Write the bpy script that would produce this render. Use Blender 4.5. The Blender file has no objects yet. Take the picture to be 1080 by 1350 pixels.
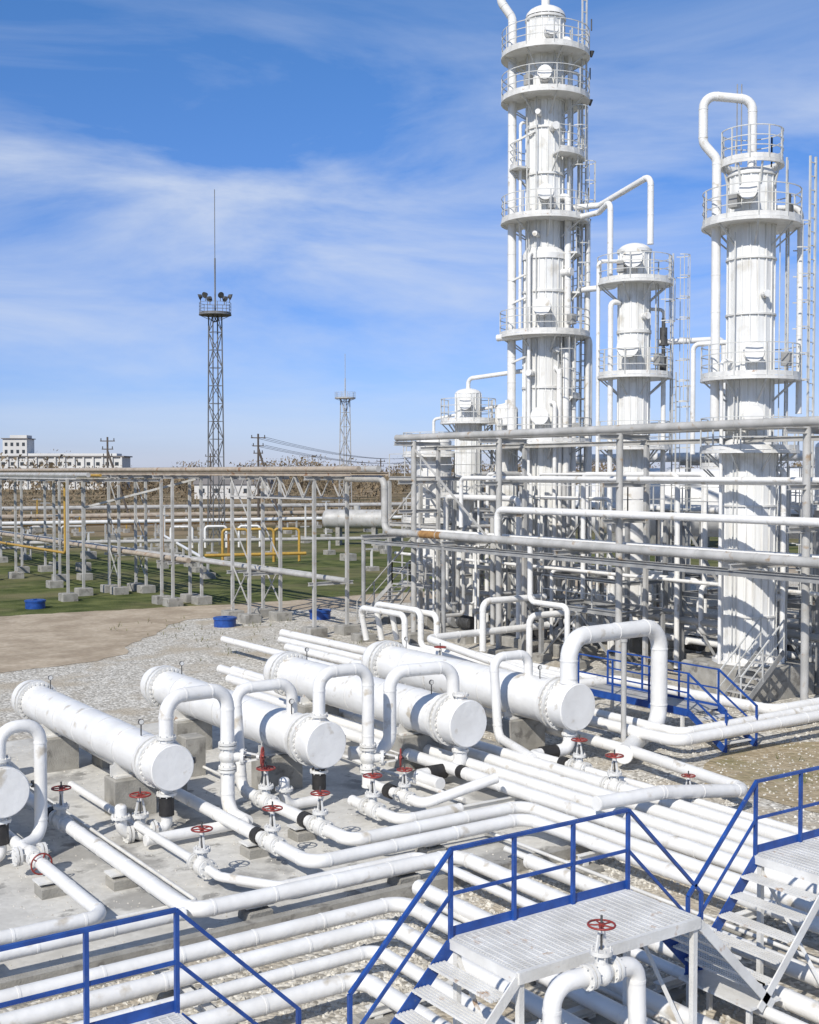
import bpy, math, random
from mathutils import Vector as V, noise, Matrix
random.seed(7)
sc=bpy.context.scene
R=math.radians
# ------------------------------------------------------------------ materials
def mat(name,c1,c2=None,rough=.5,metal=0,scale=3,bump=0,bscale=40,lo=.35,hi=.7,c3=None,s3=12,th3=.62,detail=6,streak=None):
    m=bpy.data.materials.new(name); m.use_nodes=True
    nt=m.node_tree; N=nt.nodes; L=nt.links
    b=N['Principled BSDF']; b.inputs['Roughness'].default_value=rough; b.inputs['Metallic'].default_value=metal
    tc=N.new('ShaderNodeTexCoord')
    n=N.new('ShaderNodeTexNoise'); n.inputs['Scale'].default_value=scale; n.inputs['Detail'].default_value=detail
    L.new(tc.outputs['Object'],n.inputs['Vector'])
    r=N.new('ShaderNodeValToRGB'); r.color_ramp.elements[0].position=lo; r.color_ramp.elements[1].position=hi
    c2=c2 or tuple(x*.8 for x in c1)
    r.color_ramp.elements[0].color=(*c2,1); r.color_ramp.elements[1].color=(*c1,1)
    L.new(n.outputs['Fac'],r.inputs['Fac']); out=r.outputs['Color']
    def over(out,col,scale,th,vec=None,wd=.1,amt=1):
        n3=N.new('ShaderNodeTexNoise'); n3.inputs['Scale'].default_value=scale; n3.inputs['Detail'].default_value=8
        L.new(vec or tc.outputs['Object'],n3.inputs['Vector'])
        r3=N.new('ShaderNodeValToRGB'); r3.color_ramp.elements[0].position=th; r3.color_ramp.elements[1].position=th+wd; r3.color_ramp.elements[1].color=(amt,amt,amt,1)
        L.new(n3.outputs['Fac'],r3.inputs['Fac'])
        mx=N.new('ShaderNodeMixRGB'); mx.inputs['Color2'].default_value=(*col,1)
        L.new(r3.outputs['Color'],mx.inputs['Fac']); L.new(out,mx.inputs['Color1']); return mx.outputs['Color']
    if c3: out=over(out,c3,s3,th3)
    if streak:
        mp=N.new('ShaderNodeMapping'); mp.inputs['Scale'].default_value=(7,7,.45); L.new(tc.outputs['Object'],mp.inputs['Vector'])
        out=over(out,streak,1,.50,mp.outputs[0],.25,.7)
    L.new(out,b.inputs['Base Color'])
    if bump:
        nb=N.new('ShaderNodeTexNoise'); nb.inputs['Scale'].default_value=bscale; nb.inputs['Detail'].default_value=5
        L.new(tc.outputs['Object'],nb.inputs['Vector'])
        bp=N.new('ShaderNodeBump'); bp.inputs['Strength'].default_value=bump; bp.inputs['Distance'].default_value=.03
        L.new(nb.outputs['Fac'],bp.inputs['Height']); L.new(bp.outputs['Normal'],b.inputs['Normal'])
    return m
WHITE=mat('white_jacket_paint',(.80,.795,.775),(.70,.69,.665),.38,0,1.6,.4,6,c3=(.50,.455,.38),s3=2.6,th3=.62)
WHITE2=mat('white_steel_paint',(.76,.755,.73),(.60,.59,.56),.45,0,2.5,.2,30,c3=(.42,.30,.21),s3=5,th3=.64)
CLAD=mat('white_ribbed_cladding',(.80,.80,.78),(.71,.71,.69),.38,0,.9,.15,9,c3=(.58,.56,.51),s3=1.2,th3=.6,streak=(.56,.54,.50))
PALE=mat('pale_railing_paint',(.62,.62,.60),(.48,.48,.46),.5,0,3)
TOWER=mat('dark_lattice_paint',(.20,.20,.20),(.12,.12,.12),.6,0,2)
GREY=mat('grey_steel_paint',(.36,.36,.35),(.24,.24,.235),.55,0,2.2,.2,30,c3=(.30,.20,.13),s3=4,th3=.64)
LGREY=mat('light_grey_paint',(.50,.49,.47),(.36,.355,.335),.5,0,1.8,.2,30,c3=(.33,.25,.17),s3=3,th3=.62)
DARK=mat('dark_steel',(.09,.09,.09),(.05,.05,.05),.5,0,4)
BLACK=mat('black_coating',(.03,.028,.027),(.018,.017,.017),.6,0,8,.3,40)
BROWN=mat('bitumen_wrap',(.07,.045,.035),(.04,.028,.022),.5,0,8,.2,40)
BLUE=mat('blue_rail_paint',(.018,.08,.33),(.012,.05,.22),.4,0,6,.1,50,c3=(.10,.13,.2),s3=14,th3=.66)
RED=mat('red_handwheel_paint',(.34,.045,.035),(.18,.03,.025),.5,0,12,.2,60)
YEL=mat('yellow_pipe_paint',(.50,.32,.06),(.38,.23,.05),.5,0,5)
RUST=mat('rust_patch',(.40,.23,.08),(.25,.13,.05),.8,0,6)
TAN=mat('tan_pipe_paint',(.46,.40,.32),(.33,.27,.21),.6,0,2,c3=(.27,.16,.09),s3=2,th3=.6)
CONC=mat('concrete_block',(.38,.365,.33),(.25,.24,.215),.9,0,2.5,.5,30,c3=(.17,.16,.145),s3=3,th3=.57)
BLDG=mat('whitewashed_wall',(.66,.65,.62),(.55,.54,.52),.8,0,.1)
ROOF=mat('dark_roof',(.22,.2,.19),(.16,.15,.14),.8,0,.1)
GLASS=mat('window_glass',(.05,.06,.07),(.04,.045,.05),.2,0,1)
TWIG=mat('bare_twigs',(.25,.19,.12),(.13,.10,.06),.9,0,.12)
WOOD=mat('pole_wood',(.12,.10,.085),(.08,.065,.055),.9,0,2)
STONE=mat('crushed_stone',(.72,.69,.62),(.34,.32,.28),.9,0,9)
# ------------------------------------------------------------------ mesh builder
def perp(d):
    d=d.normalized(); a=V((0,0,1)) if abs(d.z)<.9 else V((1,0,0))
    u=d.cross(a).normalized(); return u,d.cross(u).normalized()
class MB:
    def __init__(s): s.v=[];s.f=[];s.m=[];s.s=[];s.mats=[]
    def add(s,vs,fs,mt,sm):
        o=len(s.v); s.v.extend([tuple(p) for p in vs])
        if mt not in s.mats: s.mats.append(mt)
        k=s.mats.index(mt)
        for i,f in enumerate(fs):
            s.f.append(tuple(o+j for j in f)); s.m.append(k); s.s.append(sm if isinstance(sm,bool) else sm[i])
    def sweep(s,pts,r,mt,seg=10,caps=True):
        pts=[V(p) for p in pts]; n=len(pts); rr=r if isinstance(r,(list,tuple)) else [r]*n
        t=[(pts[min(i+1,n-1)]-pts[max(i-1,0)]).normalized() for i in range(n)]
        u,w=perp(t[0]); vs=[]
        for i in range(n):
            u=(u-t[i]*u.dot(t[i])); 
            u=u.normalized() if u.length>1e-6 else perp(t[i])[0]
            w=t[i].cross(u)
            for k in range(seg):
                a=2*math.pi*k/seg; vs.append(pts[i]+(u*math.cos(a)+w*math.sin(a))*rr[i])
        fs=[];sm=[]
        for i in range(n-1):
            for k in range(seg):
                k2=(k+1)%seg; fs.append((i*seg+k,i*seg+k2,(i+1)*seg+k2,(i+1)*seg+k)); sm.append(True)
        if caps:
            o=len(vs); vs+=vs[:seg]; vs+=vs[(n-1)*seg:n*seg]
            fs.append(tuple(o+k for k in reversed(range(seg)))); fs.append(tuple(o+seg+k for k in range(seg))); sm+=[False,False]
        s.add(vs,fs,mt,sm)
    def cyl(s,p0,p1,r,mt,seg=12,r1=None): s.sweep([p0,p1],[r,r if r1 is None else r1],mt,seg)
    def lathe(s,p,d,prof,mt,seg=24):
        p=V(p); d=V(d).normalized(); u,w=perp(d)
        for (t0,r0),(t1,r1) in zip(prof[:-1],prof[1:]):
            vs=[]
            for t,r in ((t0,r0),(t1,r1)):
                for k in range(seg):
                    a=2*math.pi*k/seg; vs.append(p+d*t+(u*math.cos(a)+w*math.sin(a))*r)
            s.add(vs,[(k,(k+1)%seg,seg+(k+1)%seg,seg+k) for k in range(seg)],mt,abs(t1-t0)>1e-5)
    def dome(s,p,d,r,h,mt,seg=24,n=5):
        pr=[(h*math.sin(i/n*math.pi/2),max(.001,r*math.cos(i/n*math.pi/2))) for i in range(n+1)]
        s.sweepdome(p,d,pr,mt,seg)
    def sweepdome(s,p,d,pr,mt,seg):
        p=V(p); d=V(d).normalized(); u,w=perp(d); vs=[];fs=[]
        for t,r in pr:
            for k in range(seg):
                a=2*math.pi*k/seg; vs.append(p+d*t+(u*math.cos(a)+w*math.sin(a))*r)
        for i in range(len(pr)-1):
            for k in range(seg): fs.append((i*seg+k,i*seg+(k+1)%seg,(i+1)*seg+(k+1)%seg,(i+1)*seg+k))
        s.add(vs,fs,mt,True)
    def ribbed(s,x,y,z0,z1,r,mt,n=22,dep=.03):
        ring=[]
        for k in range(n):
            for j,rr in ((0,r),(.66,r),(.72,r-dep*.6),(.78,r-dep*.6),(.82,r+dep),(.94,r+dep)):
                a=2*math.pi*(k+j)/n; ring.append((x+rr*math.cos(a),y+rr*math.sin(a)))
        m=len(ring); vs=[(a,b,z0) for a,b in ring]+[(a,b,z1) for a,b in ring]
        fs=[(k,(k+1)%m,m+(k+1)%m,m+k) for k in range(m)]+[tuple(range(m,2*m))]
        s.add(vs,fs,mt,False)
    def bar(s,p0,p1,w,h,mt,up=None):
        p0=V(p0);p1=V(p1); d=(p1-p0).normalized()
        a=V((0,0,1)) if abs(d.z)<.95 else V((0,1,0))
        u=d.cross(a).normalized(); q=u.cross(d).normalized()
        c=[-u*w/2-q*h/2,u*w/2-q*h/2,u*w/2+q*h/2,-u*w/2+q*h/2]
        s.add([p0+x for x in c]+[p1+x for x in c],[(3,2,1,0),(4,5,6,7),(0,1,5,4),(1,2,6,5),(2,3,7,6),(3,0,4,7)],mt,False)
    def ibeam(s,p0,p1,w,h,mt):
        p0=V(p0);p1=V(p1); d=(p1-p0).normalized()
        a=V((0,0,1)) if abs(d.z)<.95 else V((0,1,0))
        u=d.cross(a).normalized(); q=u.cross(d).normalized(); t=h*.12
        s.bar(p0+q*(h/2-t/2),p1+q*(h/2-t/2),w,t,mt); s.bar(p0-q*(h/2-t/2),p1-q*(h/2-t/2),w,t,mt)
        s.bar(p0,p1,w*.16,h-2*t-.002,mt)
    def block(s,x,y,z0,sx,sy,h,mt,ch=.03,rot=0):
        vs=[]; c,q=math.cos(rot),math.sin(rot)
        for z,k in ((z0,0),(z0+h-ch,0),(z0+h,ch)):
            for a,b in ((-1,-1),(1,-1),(1,1),(-1,1)):
                px=a*(sx/2-k);py=b*(sy/2-k); vs.append((x+px*c-py*q,y+px*q+py*c,z))
        fs=[(3,2,1,0),(8,9,10,11)]
        for i in (0,4):
            for k in range(4): fs.append((i+k,i+(k+1)%4,i+4+(k+1)%4,i+4+k))
        s.add(vs,fs,mt,False)
    def torus(s,c,ax,R0,r,mt,seg=20,q=6):
        c=V(c);u,w=perp(V(ax)); ax=V(ax).normalized(); vs=[];fs=[]
        for i in range(seg):
            a=2*math.pi*i/seg; e=u*math.cos(a)+w*math.sin(a)
            for j in range(q):
                b=2*math.pi*j/q; vs.append(c+e*(R0+r*math.cos(b))+ax*r*math.sin(b))
        for i in range(seg):
            for j in range(q):
                i2=(i+1)%seg;j2=(j+1)%q; fs.append((i*q+j,i2*q+j,i2*q+j2,i*q+j2))
        s.add(vs,fs,mt,True)
    def obj(s,name,loc=None,rot=None):
        me=bpy.data.meshes.new(name); me.from_pydata(s.v,[],s.f)
        for m in s.mats: me.materials.append(m)
        me.polygons.foreach_set('material_index',s.m); me.polygons.foreach_set('use_smooth',s.s); me.update()
        o=bpy.data.objects.new(name,me); sc.collection.objects.link(o)
        if loc: o.location=loc
        if rot: o.rotation_euler=rot
        return o
    def pipe(s,pts,r,mt=None,seg=12,bend=None,bands=1.1,mb=None):
        mt=mt or WHITE; pts=[V(p) for p in pts]; bend=bend or r*2.6
        out=[pts[0]]
        for i in range(1,len(pts)-1):
            P=pts[i];A=pts[i-1]-P;B=pts[i+1]-P; la,lb=A.length,B.length; A=A/la;B=B/lb
            th=math.pi-A.angle(B)
            if th<.02: continue
            t=min(bend*math.tan(th/2),la*.48,lb*.48); w=math.cos(th/2)
            a=P+A*t;b=P+B*t
            for k in range(8):
                q=k/7; den=(1-q)**2+2*w*q*(1-q)+q*q
                out.append((a*(1-q)**2+P*2*w*q*(1-q)+b*q*q)/den)
        out.append(pts[-1]); s.sweep(out,r,mt,seg)
        if bands:
            for i in range(len(out)-1):
                a,b=out[i],out[i+1]; L=(b-a).length
                if L<.5: continue
                d=(b-a)/L; n=max(1,int(L/bands)); off=L/n
                for k in range(n+1):
                    c=a+d*min(max(off*k,.03),L-.03)
                    s.sweep([c-d*.018,c+d*.018],r*1.055,mb or mt,seg)
    def flange(s,p,ax,r,mt,t=.05,n=10):
        p=V(p);ax=V(ax).normalized(); s.cyl(p-ax*t/2,p+ax*t/2,r,mt,20)
        u,w=perp(ax)
        for k in range(n):
            a=2*math.pi*(k+.5)/n; e=(u*math.cos(a)+w*math.sin(a))*(r*.86)
            s.cyl(p+e-ax*(t/2+.03),p+e+ax*(t/2+.03),r*.07,mt,6)
    def rail(s,pts,h,mt,posts=1.2,w=.045,mid=1,toe=False):
        pts=[V(p) for p in pts]; H=V((0,0,h))
        for a,b in zip(pts[:-1],pts[1:]):
            s.bar(a+H,b+H,w,w*.8,mt)
            for q in range(mid): s.bar(a+H*((q+1)/(mid+1)),b+H*((q+1)/(mid+1)),w*.5,w*.8,mt)
            if toe: s.bar(a+V((0,0,.06)),b+V((0,0,.06)),.012,.14,mt)
            n=max(1,round((b-a).length/posts))
            for k in range(n+1):
                p=a+(b-a)*(k/n)
                s.bar(p-V((0,0,.05)),p+H-V((0,0,w*.4)),w*.9,w*.9,mt)
    def ladder(s,x,y,z0,z1,ang,mt,cage=True,w=.4):
        mt=PALE
        a=R(ang); n=V((math.cos(a),math.sin(a),0)); t=V((-n.y,n.x,0)); c=V((x,y,0))
        for q in (-w/2,w/2): s.bar(c+t*q+V((0,0,z0)),c+t*q+V((0,0,z1)),.045,.045,mt)
        z=z0+.2
        while z<z1: s.cyl(c-t*w/2+V((0,0,z)),c+t*w/2+V((0,0,z)),.013,mt,5); z+=.32
        if cage and z1-z0>2.6:
            z=z0+2.2; hs=[]
            while z<z1+.1:
                pp=[]
                for k in range(9):
                    b=-1.9+3.8*k/8; pp.append(c+n*.36+V((0,0,z))+(n*math.cos(b)+t*math.sin(b))*.37)
                for p,q in zip(pp[:-1],pp[1:]): s.bar(p,q,.012,.04,mt)
                hs.append(pp); z+=.85
            for k in (1,3,5,7):
                s.bar(hs[0][k],hs[-1][k],.015,.03,mt)
    def ringplat(s,cx,cy,z,ri,ro,a0,a1,mt,h=1.05,rm=None):
        rm=rm or PALE
        n=max(4,int(abs(a1-a0)/12)); vs=[];A=[R(a0+(a1-a0)*k/n) for k in range(n+1)]
        for a in A:
            c,q=math.cos(a),math.sin(a)
            for r,zz in ((ri,z),(ro,z),(ro,z-.10),(ri,z-.05)): vs.append((cx+r*c,cy+r*q,zz))
        fs=[]
        for k in range(n):
            for j in range(4): fs.append((k*4+j,(k+1)*4+j,(k+1)*4+(j+1)%4,k*4+(j+1)%4))
        if abs(a1-a0)<359: fs+= [(0,1,2,3),(n*4+3,n*4+2,n*4+1,n*4)]
        s.add(vs,fs,mt,False)
        P=[V((cx+(ro-.04)*math.cos(a),cy+(ro-.04)*math.sin(a),z)) for a in A]
        for i,p in enumerate(P):
            if i%3==0 or i==n: s.bar(p,p+V((0,0,h)),.04,.04,rm)
        for p,q in zip(P[:-1],P[1:]):
            for hh in (h,h*.7,h*.4): s.bar(p+V((0,0,hh)),q+V((0,0,hh)),.026,.03,rm)
            s.bar(p+V((0,0,.09)),q+V((0,0,.09)),.012,.15,mt)
        for i in range(0,n+1,4):
            a=A[i];c,q=math.cos(a),math.sin(a)
            s.bar((cx+(ro-.1)*c,cy+(ro-.1)*q,z-.10),(cx+ri*.98*c,cy+ri*.98*q,z-.75),.05,.05,rm)
def pol(cx,cy,r,ang,z): return V((cx+r*math.cos(R(ang)),cy+r*math.sin(R(ang)),z))
# ------------------------------------------------------------------ ground
def ground_mat():
    m=bpy.data.materials.new('grass_and_fields'); m.use_nodes=True; nt=m.node_tree;N=nt.nodes;L=nt.links
    b=N['Principled BSDF']; b.inputs['Roughness'].default_value=1; b.inputs['Specular IOR Level'].default_value=.1
    tc=N.new('ShaderNodeTexCoord')
    def nz(sc_,det=8):
        n=N.new('ShaderNodeTexNoise'); n.inputs['Scale'].default_value=sc_; n.inputs['Detail'].default_value=det; L.new(tc.outputs['Object'],n.inputs['Vector']); return n
    def ramp(src,p0,c0,p1,c1):
        r=N.new('ShaderNodeValToRGB'); r.color_ramp.elements[0].position=p0; r.color_ramp.elements[1].position=p1
        r.color_ramp.elements[0].color=(*c0,1); r.color_ramp.elements[1].color=(*c1,1); L.new(src,r.inputs['Fac']); return r
    g=ramp(nz(.6,14).outputs['Fac'],.38,(.055,.072,.022),.64,(.14,.155,.055))
    g2=ramp(nz(.13,10).outputs['Fac'],.47,(0,0,0),.66,(1,1,1))
    mx=N.new('ShaderNodeMixRGB'); L.new(g2.outputs[0],mx.inputs['Fac']); L.new(g.outputs[0],mx.inputs['Color1']); mx.inputs['Color2'].default_value=(.19,.17,.09,1)
    br=ramp(nz(.04,12).outputs['Fac'],.38,(.10,.085,.045),.62,(.30,.23,.15))
    dp=N.new('ShaderNodeVectorMath'); dp.operation='DOT_PRODUCT'; L.new(tc.outputs['Object'],dp.inputs[0]); dp.inputs[1].default_value=(.45,.89,0)
    nn=nz(.03,8); ad=N.new('ShaderNodeMath'); ad.operation='MULTIPLY_ADD'; L.new(nn.outputs['Fac'],ad.inputs[0]); ad.inputs[1].default_value=150; L.new(dp.outputs['Value'],ad.inputs[2])
    mr=N.new('ShaderNodeMapRange'); mr.inputs['From Min'].default_value=190; mr.inputs['From Max'].default_value=235; L.new(ad.outputs[0],mr.inputs['Value'])
    m2=N.new('ShaderNodeMixRGB'); L.new(mr.outputs[0],m2.inputs['Fac']); L.new(mx.outputs[0],m2.inputs['Color1']); L.new(br.outputs[0],m2.inputs['Color2'])
    L.new(m2.outputs[0],b.inputs['Base Color'])
    bp=N.new('ShaderNodeBump'); bp.inputs['Strength'].default_value=.8; bp.inputs['Distance'].default_value=.1; L.new(nz(6,8).outputs['Fac'],bp.inputs['Height']); L.new(bp.outputs['Normal'],b.inputs['Normal'])
    return m
def gravel_mat(name,cA,cB,cC,vs,soil,soilamt,stain=None,band=.14,big=.45,bump=.9,v0=.68,v1=1.24):
    m=bpy.data.materials.new(name); m.use_nodes=True; nt=m.node_tree;N=nt.nodes;L=nt.links
    b=N['Principled BSDF']; b.inputs['Roughness'].default_value=.95; b.inputs['Specular IOR Level'].default_value=.2
    tc=N.new('ShaderNodeTexCoord')
    vo=N.new('ShaderNodeTexVoronoi'); vo.inputs['Scale'].default_value=vs; L.new(tc.outputs['Object'],vo.inputs['Vector'])
    sp=N.new('ShaderNodeSeparateColor'); L.new(vo.outputs['Color'],sp.inputs[0])
    r=N.new('ShaderNodeValToRGB'); e=r.color_ramp.elements; e[0].color=(*cA,1); e[1].color=(*cC,1); e.new(.5).color=(*cB,1); L.new(sp.outputs[0],r.inputs['Fac'])
    def blob(scale,pos,wd,col,src,amt=1):
        n=N.new('ShaderNodeTexNoise'); n.inputs['Scale'].default_value=scale; n.inputs['Detail'].default_value=12; n.inputs['Roughness'].default_value=.6; L.new(tc.outputs['Object'],n.inputs['Vector'])
        rs=N.new('ShaderNodeValToRGB'); rs.color_ramp.elements[0].position=pos; rs.color_ramp.elements[1].position=pos+wd; rs.color_ramp.elements[1].color=(amt,amt,amt,1); L.new(n.outputs['Fac'],rs.inputs['Fac'])
        mx=N.new('ShaderNodeMixRGB'); mx.inputs['Color2'].default_value=(*col,1); L.new(rs.outputs[0],mx.inputs['Fac']); L.new(src,mx.inputs['Color1']); return mx.outputs[0]
    out=blob(big,soilamt,band,soil,r.outputs[0])
    if stain: out=blob(.33,.54,.05,stain,out,.8); out=blob(1.3,.60,.05,tuple(x*.65 for x in stain),out,.7)
    n2=N.new('ShaderNodeTexNoise'); n2.inputs['Scale'].default_value=5; n2.inputs['Detail'].default_value=8; L.new(tc.outputs['Object'],n2.inputs['Vector'])
    r2=N.new('ShaderNodeMapRange'); r2.inputs['To Min'].default_value=v0; r2.inputs['To Max'].default_value=v1; L.new(n2.outputs['Fac'],r2.inputs['Value'])
    mm=N.new('ShaderNodeMixRGB'); mm.blend_type='MULTIPLY'; mm.inputs['Fac'].default_value=1; L.new(out,mm.inputs['Color1']); L.new(r2.outputs[0],mm.inputs['Color2'])
    L.new(mm.outputs[0],b.inputs['Base Color'])
    bp=N.new('ShaderNodeBump'); bp.inputs['Strength'].default_value=bump; bp.inputs['Distance'].default_value=.03; bp.invert=True; L.new(vo.outputs['Distance'],bp.inputs['Height']); L.new(bp.outputs['Normal'],b.inputs['Normal'])
    return m
GRAV=gravel_mat('crushed_gravel',(.31,.285,.24),(.51,.48,.42),(.78,.75,.68),13,(.46,.405,.32),.48)
ROADM=gravel_mat('sandy_dirt',(.44,.36,.265),(.47,.39,.29),(.51,.43,.325),3,(.36,.29,.21),.45,bump=.3)
SOIL=gravel_mat('dry_soil',(.33,.265,.17),(.38,.31,.205),(.45,.38,.27),7,(.24,.215,.11),.5)
PADM=gravel_mat('dusty_concrete',(.57,.555,.515),(.60,.585,.545),(.63,.615,.575),9,(.46,.445,.41),.45,(.30,.29,.27),.25,.7,.12,.8,1.16)
def sheet(name,pts,z,m,jit=0,step=2):
    out=[]
    for i in range(len(pts)):
        a=V((*pts[i],0));b=V((*pts[(i+1)%len(pts)],0)); n=max(1,int((b-a).length/step)) if jit else 1
        for k in range(n):
            p=a+(b-a)*k/n
            if jit: q=noise.noise_vector(p*.23)+noise.noise_vector(p*1.1)*.3; p=p+V((q.x,q.y,0))*jit
            out.append((p.x,p.y,z))
    mb=MB(); mb.add(out,[tuple(range(len(out)))],m,False); return mb.obj(name)
sheet('ground',[(-3500,-3500),(3500,-3500),(3500,5000),(-3500,5000)],0,ground_mat())
sheet('gravel_yard',[(-45,-25),(75,-25),(75,58),(-45,58)],.012,GRAV,1.2)
sheet('dirt_road',[(-70,45),(12,44.5),(18,46),(21,50),(25,55),(34,55.5),(90,56),(90,61.5),(34,60),(20,61.5),(-70,63)],.024,ROADM,1.3,.6)
sheet('dry_soil_patch',[(21.5,13),(33,8),(34,19.5),(29,20),(24.5,20.6),(22,19)],.024,SOIL,.9,.4)
mb=MB(); mb.block(9.9,24.8,-.05,19.6,15.6,.15,PADM,.02); mb.obj('concrete_pad')
mb=MB(); mb.bar((.1,16.9,.1),(19.7,16.9,.1),.18,.26,CONC); mb.bar((19.79,16.81,.1),(19.79,32.6,.1),.18,.262,CONC); mb.obj('concrete_kerb')
def stones(n,fx,name,m,r0,r1):
    mb=MB(); vs=[];fs=[]
    for i in range(n):
        x,y,z=fx()
        if noise.noise(V((x*.5,y*.5,3)))<-.25: continue
        r=random.uniform(r0,r1)
        if z<.05 and 0<x<19.95 and y>16.75 and y<32.7: continue
        o=len(vs); a=random.random()*6
        for k in range(5):
            b=a+k*1.257; q=r*random.uniform(.7,1.3); vs.append((x+q*math.cos(b),y+q*math.sin(b),z))
        for k in range(3):
            b=a+k*2.09; q=r*random.uniform(.3,.6); vs.append((x+q*math.cos(b),y+q*math.sin(b),z+r*random.uniform(.6,1.1)))
        fs+=[(o,o+1,o+5),(o+1,o+2,o+6,o+5),(o+2,o+3,o+6),(o+3,o+4,o+7,o+6),(o+4,o,o+5,o+7),(o+5,o+6,o+7)]
    mb.add(vs,fs,m,False); mb.obj(name)
U=random.uniform
stones(26000,lambda:((U(1,19),U(7.5,16.75),.012) if random.random()<.65 else (U(12,30),U(9,26),.012)),'loose_stones',STONE,.012,.045)
stones(5000,lambda:(U(.3,19.6),U(17.2,32),.1),'loose_stones',STONE,.006,.02)
# ------------------------------------------------------------------ heat exchangers
def gauge(mb,x,y,z):
    mb.cyl((x,y,z),(x,y,z+.22),.014,DARK,6); mb.cyl((x,y-.02,z+.28),(x,y+.02,z+.28),.06,DARK,14); mb.cyl((x,y-.024,z+.28),(x,y-.022,z+.28),.05,WHITE2,14)
def exchanger(x,r,yn=22.0,yf=31.2,zc=1.5):
    mb=MB(); Y=V((0,1,0))
    mb.lathe((x,yn,zc),Y,[(0,.001),(0,r*.97),(.025,r*1.0),(.5,r*1.0)],WHITE,40)
    mb.lathe((x,yn,zc),Y,[(.03,r*1.0),(.03,r*1.02),(.07,r*1.02),(.07,r)],WHITE,40)
    mb.flange((x,yn+.60,zc),Y,r*1.14,WHITE2,.09,26); mb.flange((x,yn+.78,zc),Y,r*1.14,WHITE2,.09,26)
    mb.lathe((x,yn,zc),Y,[(.5,r*.98),(.9,r*.98),(1.15,r*.96),(yf-yn-.9,r*.96)],WHITE,40)
    mb.lathe((x,yn,zc),Y,[(.84,r*1.0),(.84,r*1.05),(.98,r*1.05),(.98,r*.96)],WHITE,40)
    y=yn+2.1
    while y<yf-1.2:
        mb.lathe((x,y,zc),Y,[(0,r*.95),(0,r*.975),(.035,r*.975),(.035,r*.95)],WHITE2,40); y+=1.25
    yb=yf-.9
    mb.flange((x,yb,zc),Y,r*1.2,WHITE2,.1,26); mb.flange((x,yb+.2,zc),Y,r*1.2,WHITE2,.1,26)
    mb.lathe((x,yb,zc),Y,[(.25,r*1.05),(.62,r*1.05)],WHITE,40); mb.dome((x,yb+.62,zc),Y,r*1.05,.28,WHITE,40)
    for yy in (yn+2.2,yn+6.9):
        mb.block(x,yy,.09,r*2.0,.62,.82,CONC)
        mb.bar((x,yy-.16,.93),(x,yy+.16,.93),r*1.7,.04,WHITE2)
        for q in (-.7,0,.7): mb.bar((x+q*r,yy,.945),(x+q*r,yy,zc-r*.72 if q else zc-r*.9),.25,.025,WHITE2)
        mb.bar((x,yy-.012,zc-r*.62-.25),(x,yy+.012,zc-r*.62-.25),r*1.6,.5,WHITE2)
    mb.cyl((x,yn+.32,zc-r*.85),(x,yn+.32,zc-r-.13),.11,WHITE,14); mb.flange((x,yn+.32,zc-r-.12),(0,0,1),.2,WHITE2,.05,8)
    mb.cyl((x,yn+.32,zc+r*.85),(x,yn+.32,zc+r+.13),.12,WHITE,14); mb.flange((x,yn+.32,zc+r+.10),(0,0,1),.2,WHITE2,.05,8)
    gauge(mb,x-.12,yn+1.3,zc+r*.95); gauge(mb,x+.1,yn+7.6,zc+r*.95)
    mb.cyl((x+r*.9,yn+.35,zc),(x+r+.16,yn+.35,zc),.03,WHITE2,8); mb.cyl((x+r+.16,yn+.35,zc-.05),(x+r+.16,yn+.35,zc+.07),.035,DARK,8)
    return mb.obj('heat_exchanger')
EX=[(6.4,.45),(9.65,.45),(13.15,.49),(16.95,.54),(20.35,.58)]
for x,r in EX: exchanger(x,r)
def P(name,*runs):
    mb=MB()
    for pts,r,*m in runs: mb.pipe(pts,r,*(m or []))
    return mb.obj(name)
P('process_pipe',([(6.4,22.32,1.9),(6.4,22.32,2.62),(7.15,22.32,2.62),(7.15,22.32,.5),(6.65,21.9,.5)],.12))
P('process_pipe',([(9.65,22.32,1.95),(9.65,22.32,2.85),(11.05,22.45,2.85),(11.05,22.45,.3),(11.05,21.6,.3)],.145))
P('process_pipe',([(13.15,23.5,1.9),(13.15,23.5,2.62),(11.75,23.5,2.62),(11.75,23.2,.5),(11.75,18.8,.5),(15.9,18.8,.5),(15.9,3,.45)],.125))
P('process_pipe',([(13.15,22.32,1.95),(13.15,22.32,3.0),(14.4,22.32,3.0),(14.4,22.32,.35)],.135))
P('process_pipe',([(16.95,22.6,2.0),(16.95,22.6,2.75),(15.3,22.8,2.75),(15.3,22.8,.95),(14.4,23.1,.95)],.15))
P('process_pipe',([(20.35,23.9,2.0),(20.35,23.9,2.6),(19.2,23.9,2.6),(19.2,23.7,.6),(18.45,21.5,.6)],.12))
P('process_pipe',([(20.35,22.35,2.05),(20.35,22.35,3.2),(23.8,22.6,3.2),(23.8,22.6,.55),(22.4,22.0,.45),(20.9,21.0,.45)],.22,WHITE,18))
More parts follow.
